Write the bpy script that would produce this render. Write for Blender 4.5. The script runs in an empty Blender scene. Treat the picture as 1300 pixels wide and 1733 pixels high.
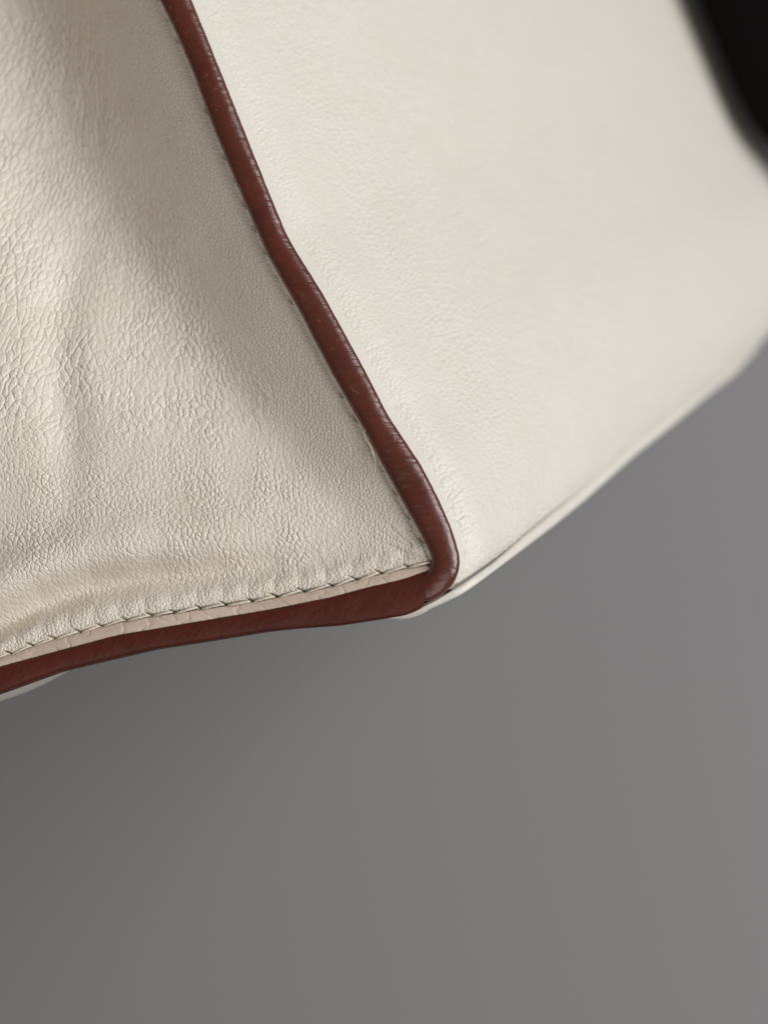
import bpy, math, random
import numpy as np
from mathutils import Matrix, Vector

MM = 0.001
rng = random.Random(7)
scene = bpy.context.scene
col = scene.collection

# ------------------------------------------------------------------ camera
cam_data = bpy.data.cameras.new("camera")
cam = bpy.data.objects.new("camera", cam_data)
col.objects.link(cam)
cam.matrix_world = Matrix(((0.997105, 0.008773, 0.075526, 0.01762171),
                           (0.0, 0.993321, -0.115386, -0.029062678),
                           (-0.076034, 0.115052, 0.990445, 0.403164549),
                           (0, 0, 0, 1)))
cam_data.sensor_fit = 'HORIZONTAL'
cam_data.sensor_width = 36.0
cam_data.lens = 36.0 * 0.30 / 0.085
cam_data.clip_start = 0.01
cam_data.clip_end = 20.0
cam_data.dof.use_dof = True
cam_data.dof.focus_distance = 0.3018
cam_data.dof.aperture_fstop = 18.0
scene.camera = cam

# ------------------------------------------------------------------ light
world = bpy.data.worlds.new("World")
scene.world = world
world.use_nodes = True
bg = world.node_tree.nodes["Background"]
bg.inputs[0].default_value = (1.0, 0.87, 0.74, 1)
bg.inputs[1].default_value = 0.13


def area_light(name, loc, target, size_x, size_y, power, color):
    d = bpy.data.lights.new(name, 'AREA')
    d.shape = 'RECTANGLE'
    d.size, d.size_y = size_x, size_y
    d.energy = power
    d.color = color
    o = bpy.data.objects.new(name, d)
    col.objects.link(o)
    o.location = loc
    o.rotation_euler = (Vector(target) - Vector(loc)).to_track_quat('-Z', 'Y').to_euler()
    return o


area_light("window_light", (0.82, 0.22, 0.64), (-0.01, 0.02, 0.08), 0.75, 0.65, 10.1, (0.972, 0.980, 1.0))
area_light("fill_light", (0.05, -0.62, 1.05), (0, -0.05, 0.02), 0.8, 0.8, 2.7, (1.0, 0.98, 0.97))  # added fill with no real lamp behind it, lifts tabletop and gusset

vs = scene.view_settings
vs.view_transform = 'Standard'
vs.look = 'None'
vs.exposure = 0.0
vs.gamma = 1.0
vs.use_curve_mapping = False
scene.render.engine = 'CYCLES'
scene.cycles.use_denoising = True
scene.cycles.max_bounces = 8


# ------------------------------------------------------------------ numeric helpers
def A(p):
    return np.array(p, dtype=np.float64)


def arclen(p):
    return np.concatenate([[0], np.cumsum(np.linalg.norm(np.diff(p, axis=0), axis=1))])


def resample(p, n=None, at=None):
    p = A(p)
    s = arclen(p)
    if at is None:
        at = np.linspace(0, s[-1], n)
    return np.stack([np.interp(at, s, p[:, k]) for k in range(p.shape[1])], 1)


def soften(p, n, sigma):
    """dense resampling and gaussian smoothing along the curve (ends kept)"""
    p = A(p)
    L = arclen(p)[-1]
    q = resample(p, n)
    w = max(1, int(3 * sigma / (L / n)))
    x = np.arange(-w, w + 1) * (L / n)
    k = np.exp(-0.5 * (x / sigma) ** 2)
    k /= k.sum()
    out = np.empty_like(q)
    for c in range(q.shape[1]):
        a = q[:, c]
        pad = np.concatenate([2 * a[0] - a[w:0:-1], a, 2 * a[-1] - a[-2:-w - 2:-1]])
        out[:, c] = np.convolve(pad, k, 'valid')
    return out


def hsh(ix, iy, seed):
    h = (ix.astype(np.int64) * 374761393 + iy.astype(np.int64) * 668265263 + seed * 974711) & 0xffffffff
    h = ((h ^ (h >> 13)) * 1274126177) & 0xffffffff
    h = ((h ^ (h >> 16)) * 2246822519) & 0xffffffff
    h = h ^ (h >> 15)
    return (h & 0xffffff).astype(np.float64) / float(0xffffff)


def vnoise(x, y, seed=0):
    ix, iy = np.floor(x), np.floor(y)
    fx, fy = x - ix, y - iy
    fx = fx * fx * fx * (fx * (fx * 6 - 15) + 10)
    fy = fy * fy * fy * (fy * (fy * 6 - 15) + 10)
    a, b = hsh(ix, iy, seed), hsh(ix + 1, iy, seed)
    c, d = hsh(ix, iy + 1, seed), hsh(ix + 1, iy + 1, seed)
    return (a + (b - a) * fx) * (1 - fy) + (c + (d - c) * fx) * fy - 0.5


def fbm(x, y, seed=0, octs=3):
    t, amp = 0, 1.0
    for o in range(octs):
        t = t + amp * vnoise(x * 2 ** o + 17.3 * o, y * 2 ** o - 9.1 * o, seed + o)
        amp *= 0.5
    return t


def voronoi(x, y, seed=0, jit=0.95):
    ix, iy = np.floor(x), np.floor(y)
    f1 = np.full(x.shape, 9.0)
    f2 = np.full(x.shape, 9.0)
    for dx in (-1, 0, 1):
        for dy in (-1, 0, 1):
            cx, cy = ix + dx, iy + dy
            px = cx + 0.5 + jit * (hsh(cx, cy, seed) - 0.5)
            py = cy + 0.5 + jit * (hsh(cx, cy, seed + 101) - 0.5)
            d = np.hypot(px - x, py - y)
            f2 = np.where(d < f1, f1, np.minimum(f2, d))
            f1 = np.minimum(f1, d)
    return f1, f2


def sstep(a, b, x):
    t = np.clip((x - a) / (b - a), 0, 1)
    return t * t * (3 - 2 * t)


def cells(x, y, seed, crease=0.16):
    """pebbled leather: 0 in the creases, near 1 on the pebbles"""
    f1, f2 = voronoi(x, y, seed)
    d = f2 - f1
    return 0.50 * (1 - np.exp(-d / crease)) + 0.50 * (1 - np.exp(-d / (crease * 4.5)))


# ------------------------------------------------------------------ object helpers
def set_props(o, label=None, cat=None, kind=None, group=None):
    for k, v in (("label", label), ("category", cat), ("kind", kind), ("group", group)):
        if v:
            o[k] = v
    return o


def raw_mesh(name, verts, quads, tris=None, smooth=True):
    me = bpy.data.meshes.new(name)
    verts = np.asarray(verts, dtype=np.float32)
    quads = np.asarray(quads, dtype=np.int32).reshape(-1, 4)
    tris = np.asarray(tris if tris is not None else [], dtype=np.int32).reshape(-1, 3)
    nq, nt = len(quads), len(tris)
    me.vertices.add(len(verts))
    me.vertices.foreach_set("co", (verts * MM).ravel())
    me.loops.add(nq * 4 + nt * 3)
    me.loops.foreach_set("vertex_index", np.concatenate([quads.ravel(), tris.ravel()]))
    me.polygons.add(nq + nt)
    starts = np.concatenate([np.arange(nq) * 4, nq * 4 + np.arange(nt) * 3]).astype(np.int32)
    me.polygons.foreach_set("loop_start", starts)
    me.update(calc_edges=True)
    me.validate()
    if smooth:
        me.polygons.foreach_set("use_smooth", np.ones(nq + nt, dtype=bool))
    return me


def grid_quads(nr, nc, closed=False):
    r = np.arange(nr - 1)[:, None]
    c = np.arange(nc if closed else nc - 1)[None, :]
    c2 = (c + 1) % nc
    return np.stack([r * nc + c, r * nc + c2, (r + 1) * nc + c2, (r + 1) * nc + c], -1).reshape(-1, 4)


def add(name, me, mat, parent=None):
    o = bpy.data.objects.new(name, me)
    col.objects.link(o)
    if mat is not None and not me.materials:
        me.materials.append(mat)
    if parent is not None:
        o.parent = parent
        o.matrix_parent_inverse = Matrix.Identity(4)
    return o


# ------------------------------------------------------------------ materials
def material(name):
    m = bpy.data.materials.new(name)
    m.use_nodes = True
    nt = m.node_tree
    return m, nt, nt.nodes["Principled BSDF"]


def noise_node(nt, scale, detail=3, rough=0.55):
    tc = nt.nodes.get("coords") or nt.nodes.new("ShaderNodeTexCoord")
    tc.name = "coords"
    n = nt.nodes.new("ShaderNodeTexNoise")
    n.inputs["Scale"].default_value = scale
    n.inputs["Detail"].default_value = detail
    n.inputs["Roughness"].default_value = rough
    nt.links.new(tc.outputs["Object"], n.inputs["Vector"])
    return n


def ramp(nt, src, stops):
    r = nt.nodes.new("ShaderNodeValToRGB")
    e = r.color_ramp.elements
    while len(e) < len(stops):
        e.new(0.5)
    for i, (p, c) in enumerate(stops):
        e[i].position = p
        e[i].color = (*c, 1)
    nt.links.new(src, r.inputs[0])
    return r


def bump(nt, bsdf, layers):
    last = None
    for src, strength, dist in layers:
        b = nt.nodes.new("ShaderNodeBump")
        b.inputs["Strength"].default_value = strength
        b.inputs["Distance"].default_value = dist
        nt.links.new(src, b.inputs["Height"])
        if last:
            nt.links.new(last.outputs[0], b.inputs["Normal"])
        last = b
    nt.links.new(last.outputs[0], bsdf.inputs["Normal"])


def leather(name, c_lo, c_hi, rough, spec, micro=0.5):
    m, nt, b = material(name)
    n = noise_node(nt, 120, 4)
    r = ramp(nt, n.outputs["Fac"], [(0.35, c_lo), (0.65, c_hi)])
    nt.links.new(r.outputs[0], b.inputs["Base Color"])
    b.inputs["Roughness"].default_value = rough
    b.inputs["Specular IOR Level"].default_value = spec
    f = noise_node(nt, 3800, 3)
    g = noise_node(nt, 1500, 2)
    bump(nt, b, [(f.outputs["Fac"], micro, 0.00006), (g.outputs["Fac"], micro, 0.00008)])
    return m


M_GUSSET = leather("cream_pebbled_leather", (0.765, 0.693, 0.594), (0.795, 0.728, 0.636), 0.42, 0.45, 0.45)
M_FRONT = leather("cream_smooth_leather", (0.735, 0.697, 0.619), (0.750, 0.712, 0.639), 0.42, 0.45, 0.35)
M_STRIP = leather("tan_seam_leather", (0.60, 0.48, 0.39), (0.67, 0.55, 0.46), 0.5, 0.35, 0.4)
M_THREAD = leather("cream_thread", (0.72, 0.64, 0.49), (0.80, 0.73, 0.60), 0.65, 0.3, 0.9)


def paint(name, c_lo, c_hi, chip, rough, spec=0.5):
    m, nt, b = material(name)
    n = noise_node(nt, 260, 5, 0.65)
    r = ramp(nt, n.outputs["Fac"], [(0.3, c_lo), (0.7, c_hi)])
    f = noise_node(nt, 900, 6, 0.7)
    cr = ramp(nt, f.outputs["Fac"], [(0.645, (0, 0, 0)), (0.665, (1, 1, 1))])
    mx = nt.nodes.new("ShaderNodeMix")
    mx.data_type = 'RGBA'
    nt.links.new(cr.outputs[0], mx.inputs[0])
    nt.links.new(r.outputs[0], mx.inputs[6])
    mx.inputs[7].default_value = (*chip, 1)
    nt.links.new(mx.outputs[2], b.inputs["Base Color"])
    b.inputs["Roughness"].default_value = rough
    b.inputs["Specular IOR Level"].default_value = spec
    g = noise_node(nt, 2200, 3)
    bump(nt, b, [(f.outputs["Fac"], 0.22, 0.00025), (g.outputs["Fac"], 0.15, 0.00008)])
    return m


M_PAINT = paint("oxblood_edge_paint", (0.084, 0.0165, 0.0085), (0.126, 0.025, 0.0125), (0.22, 0.10, 0.075), 0.29, 0.9)
M_PAINT_SHADED = paint("shaded_oxblood_edge_paint", (0.068, 0.0125, 0.0065), (0.100, 0.019, 0.010), (0.15, 0.05, 0.035), 0.5, 0.3)  # same edge paint, shade of facing away from light put into its colour

# ------------------------------------------------------------------ tabletop
m, nt, b = material("grey_matte_tabletop")
n = noise_node(nt, 7, 2)
r = ramp(nt, n.outputs["Fac"], [(0.3, (0.264, 0.256, 0.264)), (0.7, (0.270, 0.259, 0.262))])
nt.links.new(r.outputs[0], b.inputs["Base Color"])
b.inputs["Roughness"].default_value = 0.65
b.inputs["Specular IOR Level"].default_value = 0.3
f = noise_node(nt, 1800, 3)
bump(nt, b, [(f.outputs["Fac"], 0.3, 0.0002)])
v = [(-700, -700, 0), (700, -700, 0), (700, 700, 0), (-700, 700, 0),
     (-700, -700, -25), (700, -700, -25), (700, 700, -25), (-700, 700, -25)]
table = add("tabletop", raw_mesh("tabletop", v, [(0, 1, 2, 3), (7, 6, 5, 4), (0, 4, 5, 1), (1, 5, 6, 2), (2, 6, 7, 3), (3, 7, 4, 0)], smooth=False), m)
set_props(table, kind="structure")

# ------------------------------------------------------------------ outlines of the bag (mm, near end of the bag, height 105)
H = 105.0
VL = A([(-35.74, 75.4), (-30.87, 64.8), (-29.04, 61.08), (-26.96, 56.27), (-24.55, 49.68), (-22.01, 43.47), (-19.49, 37.64),
        (-18.16, 34.63), (-14.83, 28.77), (-10.95, 21.26), (-7.45, 15.08), (-4.65, 9.74), (-2.84, 6.44), (-1.04, 3.17), (0.07, 0.92)])
VR = A([(-31.98, 75.3), (-27.17, 64.71), (-25.27, 60.03), (-22.71, 53.63), (-20.49, 48.02), (-17.96, 41.69), (-16.13, 37.24),
        (-14.92, 35.12), (-11.97, 30.35), (-7.46, 22.02), (-4.61, 16.45), (-0.97, 10.89), (1.0, 7.04), (2.41, 3.76), (3.27, 0.89)])
WL = A([(0.2, 0.13), (-0.13, -0.92), (-0.79, -1.83), (-1.44, -2.61), (-1.97, -3.4)])
WR = A([(3.3, -0.68), (2.61, -2.31), (1.17, -3.68), (-0.43, -4.33), (-1.58, -4.06)])
GT = A([(1.2, -0.45), (-0.92, -1.04), (-2.85, -1.75), (-6.89, -2.64), (-10.93, -3.73), (-14.97, -4.5), (-18.26, -5.13), (-23.74, -5.99),
        (-29.69, -6.97), (-35.19, -7.87), (-41.16, -9.42), (-48.07, -11.23), (-58.06, -14.15), (-74, -19.2)])
GB = A([(-1.05, -5.0), (-1.4, -5.25), (-2.85, -5.82), (-5.27, -6.19), (-10.1, -6.89), (-14.96, -7.19), (-18.25, -7.5), (-25.11, -8.58),
        (-30.6, -9.37), (-35.63, -10.5), (-41.39, -11.82), (-48.02, -14.19), (-57.99, -17.58), (-74, -22.6)])
HOLES = A([(-2.56, -0.38), (-5.57, -1.04), (-8.4, -1.71), (-11.03, -2.42), (-14.25, -2.99), (-17.22, -3.59), (-19.92, -4.07),
           (-22.89, -4.45), (-25.8, -4.82), (-28.68, -5.27), (-31.23, -5.58), (-34.08, -6.09), (-36.87, -6.74), (-39.32, -7.38),
           (-42.18, -8.09), (-44.64, -8.87), (-47.09, -9.76), (-49.8, -10.7), (-52.6, -11.6), (-55.4, -12.5), (-58.2, -13.4)])
ST = np.concatenate([[(0.0, 0.13)], HOLES, [(-74, -18.4)]])
FAR = A([(-0.6, 168, 3), (26.25, 109.02, 3), (31.87, 95.03, 3), (35.38, 85.7, 3), (38.11, 78.26, 3), (40.87, 71.99, 3), (43.31, 67.56, 3),
         (44.83, 63.83, 3), (46.31, 58.41, 3), (46.76, 53.92, 3), (46.16, 49.46, 3), (44.7, 45.2, 3)])
WI = A([(-6.2, -5.6, 103.4), (-4.2, -5.7, 103.2), (-2.63, -5.46, 103.0), (-1.44, -4.81, 103.0), (-0.52, -4.23, 103.0), (0.99, -3.58, 103.0), (2.64, -2.8, 103.0),
        (4.42, -1.5, 101.99), (6.51, 0.6, 96.97), (9.44, 4.24, 89.43), (12.5, 7.7, 81.89), (15.72, 11.53, 73.85), (17.84, 14.14, 68.33),
        (22.28, 19.92, 56.77), (26.93, 25.31, 45.21), (31.97, 30.86, 33.15), (37.4, 37.34, 19.58), (40.82, 41.84, 10.54), (43.49, 45.93, 3.0)])
WO = A([(-6.2, -5.9, 103.4), (-4.2, -6.12, 103.2), (-2.37, -5.93, 103.0), (-0.92, -5.34, 103.0), (0.0, -4.95, 103.0), (1.45, -4.3, 103.0), (3.16, -3.52, 103.0),
        (4.97, -2.19, 101.99), (7.17, 0.05, 96.97), (10.17, 3.14, 89.93), (13.37, 6.47, 82.4), (16.8, 10.28, 73.85), (19.45, 13.41, 67.32),
        (23.78, 18.6, 56.27), (28.3, 23.48, 45.71), (33.21, 29.05, 33.65), (38.48, 34.86, 20.59), (41.84, 39.55, 11.54), (44.7, 45.47, 3.0)])
TOP = 48.0                                     # how far the bag goes on above the traced edge
up_dir = A((-0.42, 0.907))
VL = np.concatenate([[VL[0] + up_dir * TOP], VL])
VR = np.concatenate([[VR[0] + up_dir * TOP], VR])
FAR[:, 0] += 1.4
FVEC = A((41.0, 47.5, -102.0))                 # from the near end of the bag down to its far end

# ------------------------------------------------------------------ the bag
bag = bpy.data.objects.new("handbag", None)
col.objects.link(bag)
bag.empty_display_size = 0.05
set_props(bag, "cream pebbled leather handbag with dark red painted edges standing on its end", "handbag")

# --- gusset panel: near end of the bag, a sheet swept along its two seams
Vc = soften(VL[::-1], 900, 0.8)
Vc = Vc - Vc[0] + A((1.05, 0.75))
sV = arclen(Vc)
Gc = soften(ST + A((0, -0.30)), 900, 0.6)
Gc = Gc - Gc[0]
sG = arclen(Gc)


def spacing(knots, counts):
    out = [np.linspace(a, b_, n, endpoint=False) for (a, b_), n in zip(zip(knots[:-1], knots[1:]), counts)]
    return np.concatenate(out + [[knots[-1]]])


us = spacing([0, 4, 53, sG[-1]], [90, 880, 30])
vv = spacing([0, 2.5, 78, sV[-1]], [60, 1080, 40])
gx = np.interp(us, sG, Gc[:, 0])
gy = np.interp(us, sG, Gc[:, 1])
vx = np.interp(vv, sV, Vc[:, 0])
vy = np.interp(vv, sV, Vc[:, 1])
X = vx[:, None] + gx[None, :]
Y = vy[:, None] + gy[None, :] - 0.55
U = np.broadcast_to(us[None, :], X.shape)
V = np.broadcast_to(vv[:, None], X.shape)

row_y = A([-12, 0, 7, 17, 26.4, 40.7, 51.2, 65, 90, 130])
val_x = A([-5, -7.5, -10.8, -19.2, -26.6, -36.3, -42.0, -46.8, -57, -72])
dep = A([0.2, 0.5, 1.6, 4.3, 7.0, 10.6, 12.6, 13.6, 14.0, 14.0])
kris = A([0.1, 0.1, 0.18, 0.34, 0.48, 0.66, 0.62, 0.55, 0.5, 0.5])
ey = VL[::-1, 1]
ex = VL[::-1, 0]


def gusset_height(X, Y, U, V):
    xe = np.interp(Y, ey, ex)
    xv = np.interp(Y, row_y, val_x) + 1.2 * vnoise(Y / 14, Y * 0, 5)
    wd = np.maximum(xe - xv, 2.0)
    s = (xe - X) / wd
    d = np.interp(Y, row_y, dep)
    k = np.interp(Y, row_y, kris)
    l1 = 0.25 * s + 0.75 * np.clip(s, 0, None) ** 1.25
    l2 = 1 + k * (1 - s)
    w = 0.16
    S = 0.5 * (l1 + l2 - np.sqrt((l1 - l2) ** 2 + w))
    S0 = 0.5 * (1 + k - math.sqrt(0) * 0 - np.sqrt((1 + k) ** 2 + w))
    S = S - S0 * np.exp(-np.clip(s, 0, None) * 4)
    S = np.where(s > 1, np.maximum(S, 1 - 9.5 / np.maximum(d, 1)), S)
    h = -d * S
    # soft second fold and the dent above the bottom seam
    c2 = -41.8 + 0.8 * np.sin(Y / 6)
    h += -0.8 * np.exp(-((X - c2) / 2.6) ** 2) * sstep(2, 18, Y) * (1 - sstep(30, 46, Y))
    ty = np.interp(X, [-75, -49.5, -44.2, -38.2, -31.5, -24.9, -15, 0], [-16, -7.0, -4.4, -2.4, -1.4, -0.9, 0.2, 2])
    ta = np.interp(X, [-75, -46, -36, -26, -16, -6], [3.2, 3.2, 2.8, 1.7, 0.7, 0.0])
    h += -ta * np.exp(-((Y - ty) / np.where(Y > ty, 1.8, 1.5)) ** 2)
    h += 0.5 * ta * np.exp(-((Y - ty - 4.5) / 3.2) ** 2)
    # broad unevenness of soft leather, long creases along the fold
    h += 0.32 * fbm(X / 11, Y / 15, 21, 2) * sstep(1, 8, U) * sstep(1, 8, V)
    return h, s


h, S_ = gusset_height(X, Y, U, V)
# leather grain, its pebbles drawn out along the fold
yc = np.clip(Y - 25, -14, 45)
kx = np.interp(X, [-60, -46, -36, -18, 0], [0.30, 0.26, 0.02, -0.42, -0.5])
wx = 0.38 * fbm(X / 1.7, Y / 1.7, 31, 3) + 0.15 * fbm(X / 0.40, Y / 0.40, 33, 2)
wy = 0.38 * fbm(X / 1.7, Y / 1.7, 41, 3) + 0.15 * fbm(X / 0.40, Y / 0.40, 43, 2)
a_ = X - kx * yc + wx
b_ = Y + wy
mE = sstep(5, 14, U) * sstep(9, 20, Y)
mF = np.maximum(1 - sstep(3, 13, U), 0.85 * (1 - sstep(1.0, 4.5, V)))
mM = np.clip(1 - mE - mF, 0, 1)
gL = cells(a_ / 0.64, b_ / 1.30, 3, 0.065)
gL2 = cells(a_ / 0.80 + 3, b_ / 1.75, 5, 0.06)
mX = sstep(-33, -42, X)
gL = gL * (1 - mX) + 1.15 * gL2 * mX
gM = cells((X + 0.9 * wx) / 0.62 + 0.25 * Y, (Y + 0.9 * wy) / 0.70, 9, 0.07)
gF = cells((X + 0.5 * wx) / 0.42, (Y + 0.5 * wy) / 0.46, 13, 0.09)
gS = cells(a_ / 0.44 + 0.2 * b_ + 11, b_ / 0.62, 19, 0.10)
gf2 = cells((X + 0.4 * wx) / 0.33 + 7, (Y + 0.4 * wy) / 0.40, 17, 0.12)
irr = 0.75 + 0.7 * fbm(X / 3.1, Y / 3.1, 51, 2)
grain = (mE * (0.22 * gL + 0.05 * gS) + mM * (0.18 * gM + 0.05 * gS)) * np.clip(irr, 0.3, 1.3) + (0.03 + 0.10 * mF) * gF + 0.03 * gf2
# pinched lines along the fold and puckers at the bottom seam
lines = np.abs(vnoise((X - kx * yc) / 1.6 + 0.8 * wx, Y / 16 + 3, 61))
grain += -(0.09 + 0.20 * sstep(34, 48, Y)) * np.exp(-lines / 0.05) * mE * sstep(-0.1, 0.25, vnoise(X / 8, Y / 11, 63) + 0.12)
puck = np.abs(vnoise((X + 0.35 * Y) / 0.55 + 1.5 * wx, Y / 3.5, 71))
grain += -0.07 * np.exp(-puck / 0.09) * (1 - sstep(1.5, 6.5, V)) * sstep(0.3, 1.0, V)
# creases gathered in the corner
rc = np.hypot(X - 0.3, Y - 0.4)
an = np.arctan2(Y - 0.4, X - 0.3)
rad = np.abs(vnoise(an * 7 + 0.6 * wx, rc / 7, 81))
grain += -0.20 * np.exp(-rad / 0.07) * np.exp(-((rc - 3.2) / 2.6) ** 2)
pore = sstep(0.36, 0.42, vnoise(X / 0.22, Y / 0.22, 91))
grain += -0.05 * pore * mF * sstep(1.0, 2.0, U)
h += grain * sstep(0.0, 0.45, V) * sstep(0.2, 0.9, U)

# seams: the sheet rises to both seams, with a stitch groove
h += -0.55 + 0.30 * np.exp(-(U / 0.5) ** 2) - 0.2 * np.exp(-((U - 0.85) / 0.3) ** 2)
h += -0.38 * np.exp(-(V / 0.22) ** 2) + 0.28 * np.exp(-(V / 0.7) ** 2) + 0.22 * np.exp(-((V - 1.6) / 0.9) ** 2) * (0.6 + 0.8 * np.abs(np.sin(X * math.pi / 2.9)))


def slit(h, cx, cy, dx, dy, half, width, depth):
    L = math.hypot(dx, dy)
    dx, dy = dx / L, dy / L
    jx = np.where((X[0] > -1e9))[0]
    box = (np.abs(X - cx) < half + 0.6) & (np.abs(Y - cy) < half + 0.6)
    idx = np.nonzero(box)
    rx, ry = X[idx] - cx, Y[idx] - cy
    al = rx * dx + ry * dy
    pe = -rx * dy + ry * dx + 0.12 * (al / half) ** 2
    wv = width * np.clip(1 - (al / half) ** 2, 0.02, 1)
    h[idx] -= depth * np.exp(-(pe / wv) ** 2) * np.clip(1.15 - (al / half) ** 2, 0, 1)


for i, (hx, hy) in enumerate(HOLES):
    slit(h, hx - 0.10, hy + 0.10, 1.0, -0.48 + 0.16 * rng.uniform(-1, 1), 0.85 + 0.2 * rng.uniform(-1, 1), 0.10, rng.uniform(0.45, 0.75))
# stitch holes of the long seam
v_holes = []
s_at = 3.0
while s_at < 118:
    px, py = np.interp(s_at, sV, Vc[:, 0]), np.interp(s_at, sV, Vc[:, 1])
    qx, qy = np.interp(s_at + 0.5, sV, Vc[:, 0]) - px, np.interp(s_at + 0.5, sV, Vc[:, 1]) - py
    L = math.hypot(qx, qy)
    tx, ty_ = qx / L, qy / L
    v_holes.append((px, py - 0.55, tx, ty_))
    s_at += 3.05 + 0.25 * rng.uniform(-1, 1)
for (px, py, tx, ty_) in v_holes:
    slit(h, px - 0.74, py - 0.30, tx * 0.9 + rng.uniform(-0.12, 0.05), ty_, rng.uniform(0.55, 0.9), 0.10, rng.choice((0.1, 0.3, 0.5, 0.6)))

Zg = H + h
verts = np.stack([X, Y, Zg], -1).reshape(-1, 3)
gusset = add("gusset_panel", raw_mesh("gusset_panel", verts, grid_quads(*X.shape)[:, ::-1]), M_GUSSET, bag)
gusset["label"] = "pebbled cream side panel with soft folds"


# --- painted edges: layered leather edge, swept between two outlines
def edge_strip(name, left, right, mat, base, crown, power, ns, rag, seed, skirt=2.6, lean=0.0, taper=1.0):
    n = len(left)
    s = arclen((left + right) / 2)
    ctr, hw = (left + right) / 2, (right - left) / 2
    nl = np.stack([vnoise(s / 0.35, s * 0 + k, seed) + 0.6 * vnoise(s / 1.6, s * 0 + k, seed + 3) for k in (0.5, 7.5)], 1) * rag
    wl = np.linalg.norm(hw, axis=1)
    th = np.linspace(0, math.pi, ns)
    lat = -np.cos(th)
    prof = np.sin(th) ** power
    rows = []
    for i in range(n):
        k = np.where(lat < 0, 1 + nl[i, 0] / max(wl[i], 0.3), 1 + nl[i, 1] / max(wl[i], 0.3))
        xy = ctr[i] + hw[i] * (lat * k)[:, None]
        up = crown * min(1.0, wl[i] / 1.2) * (taper + (1 - taper) * min(1.0, (s[-1] - s[i]) / 4.5))
        z = base + up * prof * (1 + lean * lat) + 0.10 * vnoise(np.full(ns, s[i] / 2.6), lat * 0.8, seed + 9) * prof \
            + 0.035 * vnoise(np.full(ns, s[i] / 0.5), lat * 2.0, seed + 11) * prof
        crk = abs(float(vnoise(np.array([s[i] / 0.9]), np.array([0.5]), seed + 15)[0]))
        z = z - 0.035 * math.exp(-crk / 0.025) * prof * np.clip(lat + 0.4, 0, 1) * (crown > 0.9)
        ring = np.concatenate([[[*(ctr[i] - hw[i] * 0.9), base - skirt]], np.column_stack([xy, z]), [[*(ctr[i] + hw[i] * 0.9), base - skirt]]])
        rows.append(ring)
    R = np.array(rows)
    nc = R.shape[1]
    caps = []
    for i, flip in ((0, False), (n - 1, True)):
        f = [(i * nc, i * nc + k + 1, i * nc + k) if not flip else (i * nc, i * nc + k, i * nc + k + 1) for k in range(1, nc - 1)]
        caps += f
    return add(name, raw_mesh(name, R.reshape(-1, 3), grid_quads(n, nc), caps), mat, bag)


nA = 260
La = np.concatenate([resample(VL, nA), resample(WL, 40)])
Ra = np.concatenate([resample(VR, nA), resample(WR, 40)])
Lb, Rb = soften(La, 1100, 0.55), None
# keep the pairing of both outlines: smooth them on a common parameter
pair = np.concatenate([La, Ra], 1)
pair = soften(pair, 2000, 0.55)
edge_v = edge_strip("painted_edge", pair[:, :2], pair[:, 2:], M_PAINT, H - 0.25, 1.15, 0.62, 26, 0.05, 201, taper=0.5)
edge_v["label"] = "glossy dark red painted edge of the front panel"

pg = np.concatenate([resample(GT, 300), resample(GB, 300)], 1)
pg = soften(pg, 900, 0.7)
edge_g = edge_strip("painted_edge", pg[:, 2:], pg[:, :2], M_PAINT_SHADED, H - 0.45, 0.85, 0.45, 20, 0.06, 301)
edge_g["label"] = "matt dark red painted edge of the bottom panel"

# --- seam strip between the bottom stitches and the painted edge
n_s = 800
top_l = resample(soften(ST + A((0, -0.22)), 900, 0.6), n_s)
bot_l = resample(soften(GT + A((0, -0.35)), 900, 0.6), n_s)
top_l = top_l[6:]
bot_l = bot_l[6:]
ss = arclen(top_l)
rows = []
nc = 22
tt = np.linspace(0, 1, nc)
for i in range(len(top_l)):
    xy = top_l[i] + (bot_l[i] - top_l[i]) * tt[:, None]
    z = H - 0.46 + 0.36 * np.sin(np.clip(tt * 1.6, 0, 1) * math.pi / 2) ** 0.8 + 0.05 * vnoise(np.full(nc, ss[i] / 1.5), tt * 2, 7)
    crack = np.abs(vnoise(np.full(nc, ss[i] / 1.55) + tt * 0.25 + 0.15 * vnoise(tt * 5, tt * 0 + ss[i] / 3, 8), tt * 0.4 + 0.3, 77))
    z = z - 0.10 * np.exp(-crack / 0.03)
    z = z + 0.015 * vnoise(xy[:, 0] / 0.2, xy[:, 1] / 0.2, 79)
    rows.append(np.column_stack([xy, z]))
R = np.array(rows)
strip = add("seam_strip", raw_mesh("seam_strip", R.reshape(-1, 3), grid_quads(len(R), nc)), M_STRIP, bag)
strip["label"] = "narrow smooth tan leather strip below the stitches"


# --- stitches
def thread_mesh(length, rad, sag):
    n, k = 14, 8
    rows = []
    for i in range(n):
        t = i / (n - 1)
        r_ = rad * (0.55 + 0.45 * math.sin(math.pi * min(1, max(0, t))) ** 0.5)
        x = (t - 0.5) * length
        z = sag * (math.sin(math.pi * t) ** 0.6) - sag * 0.55
        for j in range(k):
            w = 2 * math.pi * j / k
            tw = 1 + 0.14 * math.cos(2 * (w + 9 * t))
            rows.append((x, r_ * tw * math.cos(w), z + r_ * tw * math.sin(w)))
    caps = [(0, j + 1, j) for j in range(1, k - 1)] + [((n - 1) * k, (n - 1) * k + j, (n - 1) * k + j + 1) for j in range(1, k - 1)]
    return raw_mesh("stitch", rows, grid_quads(n, k, True), caps)


th_b = thread_mesh(2.6, 0.13, 0.36)
th_b.materials.append(M_THREAD)
th_v = thread_mesh(2.9, 0.13, 0.30)
th_v.materials.append(M_THREAD)


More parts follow.
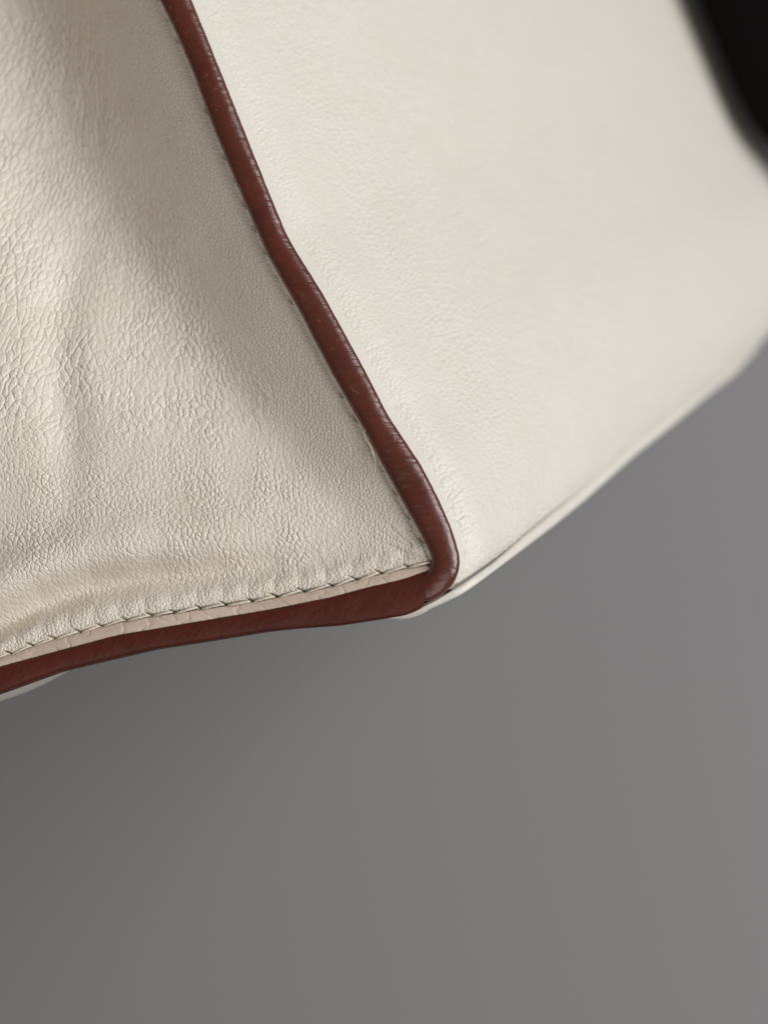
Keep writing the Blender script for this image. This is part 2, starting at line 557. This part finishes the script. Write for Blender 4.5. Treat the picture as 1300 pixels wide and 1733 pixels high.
def put_stitch(me, x, y, z, ang, roll=0.0, pitch=0.0):
    o = add("stitch", me, M_THREAD, gusset)
    o.location = (x * MM, y * MM, z * MM)
    o.rotation_euler = (roll, pitch, ang)
    return o


for i in range(len(HOLES) - 1):
    p, q = HOLES[i], HOLES[i + 1]
    c = (p + q) / 2
    ang = math.atan2(p[1] - q[1], p[0] - q[0]) + 0.10 + rng.uniform(-0.05, 0.05)
    o = put_stitch(th_b, c[0] + 0.05, c[1] - 0.10 + rng.uniform(-0.05, 0.05), H - 0.27 + rng.uniform(-0.08, 0.06), ang)
    o.scale = (np.linalg.norm(p - q) / 2.95, rng.uniform(0.85, 1.15), 1)
put_stitch(th_b, -1.15, -0.22, H - 0.15, 0.25)
for i in range(len(v_holes) - 1):
    p, q = v_holes[i], v_holes[i + 1]
    cx, cy = (p[0] + q[0]) / 2, (p[1] + q[1]) / 2
    ang = math.atan2(q[1] - p[1], q[0] - p[0]) + rng.uniform(-0.06, 0.06)
    put_stitch(th_v, cx - 0.32, cy - 0.20, H - 0.28 + rng.uniform(-0.22, 0.08), ang)

# --- loose thread ends at the long seam
def fibre(pts, rad, parent):
    c = soften(A(pts), 40, 0.25)
    tn = np.gradient(c, axis=0)
    tn /= np.linalg.norm(tn, axis=1, keepdims=True)
    e1 = np.cross(tn, A((0.1, 0.2, 0.97)))
    e1 /= np.linalg.norm(e1, axis=1, keepdims=True)
    e2 = np.cross(tn, e1)
    w = np.linspace(0, 2 * math.pi, 6, endpoint=False)
    R_ = c[:, None] + rad * (e1[:, None] * np.cos(w)[None, :, None] + e2[:, None] * np.sin(w)[None, :, None])
    return add("loose_thread", raw_mesh("loose_thread", R_.reshape(-1, 3), grid_quads(40, 6, True)), M_THREAD, parent)


fibre([(-6.2, 12.0, H + 0.2), (-6.5, 12.9, H + 0.35), (-7.2, 13.9, H + 0.3), (-7.5, 14.6, H + 0.05), (-7.0, 15.0, H + 0.5)], 0.055, gusset)
fibre([(-6.9, 13.6, H - 0.1), (-6.45, 12.4, H + 0.3), (-6.0, 11.2, H + 0.35), (-6.1, 10.3, H + 0.1), (-6.4, 9.9, H - 0.3)], 0.05, gusset)
fibre([(-0.3, -5.2, H - 0.6), (-1.2, -5.75, H - 0.2), (-2.4, -6.1, H + 0.0), (-3.6, -6.35, H - 0.3)], 0.05, gusset)

# --- front panel: Coons patch between the long painted edge and the far end
near = np.concatenate([A([(1.9, -3.2), (2.9, -0.9)]), (VR[::-1] + A((-0.35, 0)))])
near = soften(near, 900, 0.8)
near3 = np.column_stack([near, np.full(len(near), H - 0.45)])
near3[:, 2] -= 0.5 * np.exp(-arclen(near) / 2.0)
far3 = soften(FAR[::-1], 900, 2.0)
bot3 = soften(0.82 * WI[6:] + 0.18 * WO[6:] - A((0, 0, 0.5)), 600, 1.2)
far3[0] = bot3[-1]
bot3[0] = near3[0]
vs_ = spacing([0, 4, 85, arclen(near)[-1]], [50, 600, 40]) / arclen(near)[-1]
tp = np.linspace(0, 1, 430) ** 1.9


def at(curve, q):
    s = arclen(curve)
    return np.stack([np.interp(q * s[-1], s, curve[:, k]) for k in range(3)], -1)


Nn, Ff, Bb = at(near3, vs_), at(far3, vs_), at(bot3, tp)
t3, v3 = tp[None, :, None], vs_[:, None, None]
Tt = Nn[-1] + (Ff[-1] - Nn[-1]) * tp[:, None]
P = (1 - t3) * Nn[:, None] + t3 * Ff[:, None] + (1 - v3) * Bb[None] + v3 * Tt[None] \
    - ((1 - t3) * (1 - v3) * Nn[0] + t3 * (1 - v3) * Ff[0] + (1 - t3) * v3 * Nn[-1] + t3 * v3 * Ff[-1])
flen = 118.0
Df = np.broadcast_to(tp[None, :] * flen, P.shape[:2])
Dv = np.broadcast_to(vs_[:, None] * arclen(near)[-1], P.shape[:2])
dn = np.cross(np.gradient(P, axis=1), np.gradient(P, axis=0))
nl_ = np.linalg.norm(dn, axis=2, keepdims=True)
dn = np.where(nl_ > 1e-12, dn / np.maximum(nl_, 1e-12), A((0.7, 0.3, 0.6)))
if dn[len(vs_) // 2, 200, 0] < 0:
    dn = -dn
w1 = 0.3 * fbm(Df / 1.5, Dv / 1.5, 131, 3)
w2 = 0.3 * fbm(Df / 1.5, Dv / 1.5, 141, 3)
g1 = cells((Df + w1) / 1.9, (Dv + w2) / 0.62, 23, 0.09)
g2 = cells((Df + w1) / 1.0 + 0.3 * Dv, (Dv + w2) / 0.55, 29, 0.08)
g3 = cells((Df + w1) / 0.70 + 0.4 * Dv, (Dv + w2) / 0.42, 37, 0.09)
g2 = g2 + (g3 - g2) * (1 - sstep(5, 12, Df))
fade = np.clip(0.55 + 1.0 * fbm(Df / 9, Dv / 9, 151, 2), 0.15, 1.2)
corner = np.exp(-((Dv - 7.5) / 5.5) ** 2) * np.exp(-(Df / 16) ** 2)
disp = (0.06 + 0.10 * corner) * g1 * fade + (0.085 + 0.16 * sstep(3, 16, Df)) * g2
rid = np.abs(vnoise(Df / 9 + 0.5 * w1, Dv / 0.95 + 1.0 * w2 + 0.05 * Df, 161))
disp += -0.07 * np.exp(-rid / 0.08) * corner
disp += -0.05 * np.exp(-rid / 0.06) * np.exp(-(Df / 20) ** 2) * sstep(0.0, 0.3, vnoise(Df / 14, Dv / 9, 163))
disp *= sstep(0.2, 2.2, Df) * sstep(0.1, 1.0, Dv)
# a flat lip along the painted edge, a shallow groove behind it, gently pillowed leather
disp += -0.05 * np.exp(-((Df - 2.6) / 1.3) ** 2) + 0.05 * np.exp(-(Df / 1.0) ** 2)
disp += 3.0 * np.sin(np.clip(tp, 0, 1)[None, :] * math.pi) ** 0.8 * sstep(0, 25, Dv)
disp += 0.22 * fbm(Df / 45, Dv / 38, 171, 2) * sstep(3, 18, Df) * sstep(2, 12, Dv)
disp += -(0.45 + 1.1 * tp[None, :]) * np.exp(-(Dv / (0.9 + 1.6 * tp[None, :])) ** 2)
for d_v, d_f, ln in ((1.6, 1.55, 0.45), (4.3, 1.8, 0.3)):
    disp -= 0.30 * np.exp(-((Df - d_f - 0.35 * (Dv - d_v)) / 0.09) ** 2) * np.exp(-((Dv - d_v) / ln) ** 4)
P = P + dn * disp[..., None]
front = add("front_panel", raw_mesh("front_panel", P.reshape(-1, 3), grid_quads(*P.shape[:2])), M_FRONT, bag)
front["label"] = "smooth cream front panel"

# --- welt: rolled leather edge of the bottom panel along the front panel
wi, wo = soften(np.concatenate([WI, WO], 1), 500, 0.8)[:, :3], soften(np.concatenate([WI, WO], 1), 500, 0.8)[:, 3:]
ctr = (wi + wo) / 2
a_v = (wo - wi) / 2
tan = np.gradient(ctr, axis=0)
tan /= np.linalg.norm(tan, axis=1, keepdims=True)
a_v = a_v - tan * (a_v * tan).sum(1, keepdims=True) * 0.0
b_v = np.cross(tan, a_v)
b_v /= np.linalg.norm(b_v, axis=1, keepdims=True)
rad_w = np.linalg.norm(a_v, axis=1, keepdims=True)
sw = arclen(ctr)
ph = np.linspace(0, 2 * math.pi, 20, endpoint=False)
ring = ctr[:, None] + a_v[:, None] * (np.cos(ph)[None, :, None] * 1.05) + b_v[:, None] * (np.minimum(rad_w, 0.8)[:, None] * np.sin(ph)[None, :, None])
ring[..., 2] += 0.10 * vnoise(np.broadcast_to(sw[:, None] / 1.3, ring.shape[:2]), np.broadcast_to(ph[None], ring.shape[:2]), 401)
k = ring.shape[1]
caps = [(0, j + 1, j) for j in range(1, k - 1)] + [((len(ring) - 1) * k, (len(ring) - 1) * k + j, (len(ring) - 1) * k + j + 1) for j in range(1, k - 1)]
welt = add("welt", raw_mesh("welt", ring.reshape(-1, 3), grid_quads(len(ring), k, True), caps), M_FRONT, bag)
welt["label"] = "rolled cream leather welt along the bottom edge"

# --- bottom panel, back panel, far end of the bag
gb = soften(np.concatenate([[(3.0, -2.6), (0.4, -4.4)], GB[2:] + A((0, 0.25))]), 160, 1.5)
tq = np.linspace(0, 1, 80) ** 1.6
uu = arclen(gb)
P0 = np.column_stack([gb, np.full(len(gb), H - 1.2)])
Pb = P0[:, None] + FVEC[None, None] * tq[None, :, None]
bul = 3.6 * sstep(39, 56, uu)[:, None] * (np.sin(np.clip(tq / 0.13, 0, 1) * math.pi / 2) * (1 - 0.8 * sstep(0.1, 1, tq)))[None, :]
bul = bul - 0.8 * (1 - sstep(20, 40, uu))[:, None] * np.sin(tq * math.pi)[None, :]
Pb[..., 1] += -bul
Pb[..., 0] += -0.2 * bul
bottom = add("bottom_panel", raw_mesh("bottom_panel", Pb.reshape(-1, 3), grid_quads(*Pb.shape[:2])[:, ::-1]), M_FRONT, bag)

off = Gc[-1]
vb = soften(VL[::-1], 120, 1.0) + off + A((0.3, -0.6))
Pk = np.column_stack([vb, np.full(len(vb), H - 0.5)])[:, None] + FVEC[None, None] * np.linspace(0, 1, 40)[None, :, None]
Pk[..., 0] -= 2.0 * np.sin(np.linspace(0, 1, 40) * math.pi)[None, :]
back = add("back_panel", raw_mesh("back_panel", Pk.reshape(-1, 3), grid_quads(*Pk.shape[:2])), M_FRONT, bag)
ebl = vb + A((-1.6, 0))
ebr = vb + A((1.6, 0))
edge_b = edge_strip("painted_edge", resample(ebl, 200), resample(ebr, 200), M_PAINT, H - 0.25, 1.0, 0.6, 14, 0.04, 501)

fs_u = np.linspace(0, sG[-1], 40)
fs_v = np.linspace(0, sV[-1], 60)
Xf = np.interp(fs_v, sV, Vc[:, 0])[:, None] + np.interp(fs_u, sG, Gc[:, 0])[None]
Yf = np.interp(fs_v, sV, Vc[:, 1])[:, None] + np.interp(fs_u, sG, Gc[:, 1])[None] - 0.5
Zf = 0.6 + 3.0 * np.sin(np.linspace(0, 1, 60) * math.pi)[:, None] * np.sin(np.linspace(0, 1, 40) * math.pi)[None]
Pf = np.stack([Xf + FVEC[0], Yf + FVEC[1], Zf], -1)
farp = add("gusset_panel", raw_mesh("gusset_panel_far", Pf.reshape(-1, 3), grid_quads(*Xf.shape)), M_GUSSET, bag)

# ------------------------------------------------------------------ black case beside the bag
m, nt, b = material("black_woven_fabric")
f = noise_node(nt, 900, 3)
r = ramp(nt, f.outputs["Fac"], [(0.3, (0.0035, 0.003, 0.003)), (0.7, (0.006, 0.005, 0.005))])
nt.links.new(r.outputs[0], b.inputs["Base Color"])
b.inputs["Roughness"].default_value = 0.9
b.inputs["Specular IOR Level"].default_value = 0.08
bump(nt, b, [(f.outputs["Fac"], 0.4, 0.0003)])
out_c = A([(46.0, 69.6), (44.2, 69.8), (42.0, 72.6), (39.3, 78.6), (36.6, 86.0), (33.1, 95.3), (27.5, 109.3), (16, 136), (10, 156), (22, 172), (90, 196), (140, 190), (152, 160),
           (150, 100), (140, 78), (100, 72.5), (62, 70), (52, 69.4)])
out_c[:, 0] += 1.6
oc = np.concatenate([out_c, out_c[:1]])
oc = resample(oc, 160)[:-1]
for _ in range(6):
    oc = (np.roll(oc, 1, 0) + 2 * oc + np.roll(oc, -1, 0)) / 4
cc = oc.mean(0)
prof = [(1.012, 0.0), (1.0, 2.0), (1.0, 9.0), (0.985, 12.5), (0.95, 14.2), (0.8, 15.2), (0.5, 15.8), (0.2, 16.0)]
rows = [np.column_stack([cc + (oc - cc) * (2 - k if k > 1 else k), np.full(len(oc), z)]) for k, z in prof]
R = np.array(rows)
k = R.shape[1]
top = [((len(R) - 1) * k, (len(R) - 1) * k + j, (len(R) - 1) * k + j + 1) for j in range(1, k - 1)]
case = bpy.data.objects.new("fabric_case", None)
col.objects.link(case)
set_props(case, "flat black fabric case lying on the grey tabletop behind the handbag", "case")
add("shell", raw_mesh("shell", R.reshape(-1, 3), grid_quads(len(R), k, True), top), m, case)
zr = []
for z, g in ((6.6, 0.2), (7.0, 0.8), (7.8, 0.8), (8.2, 0.2)):
    nrm = oc - cc
    nrm = nrm / np.linalg.norm(nrm, axis=1, keepdims=True)
    zr.append(np.column_stack([oc + nrm * (g - 0.35), np.full(len(oc), z)]))
R = np.array(zr)
add("zip_band", raw_mesh("zip_band", R.reshape(-1, 3), grid_quads(len(R), k, True)), m, case)
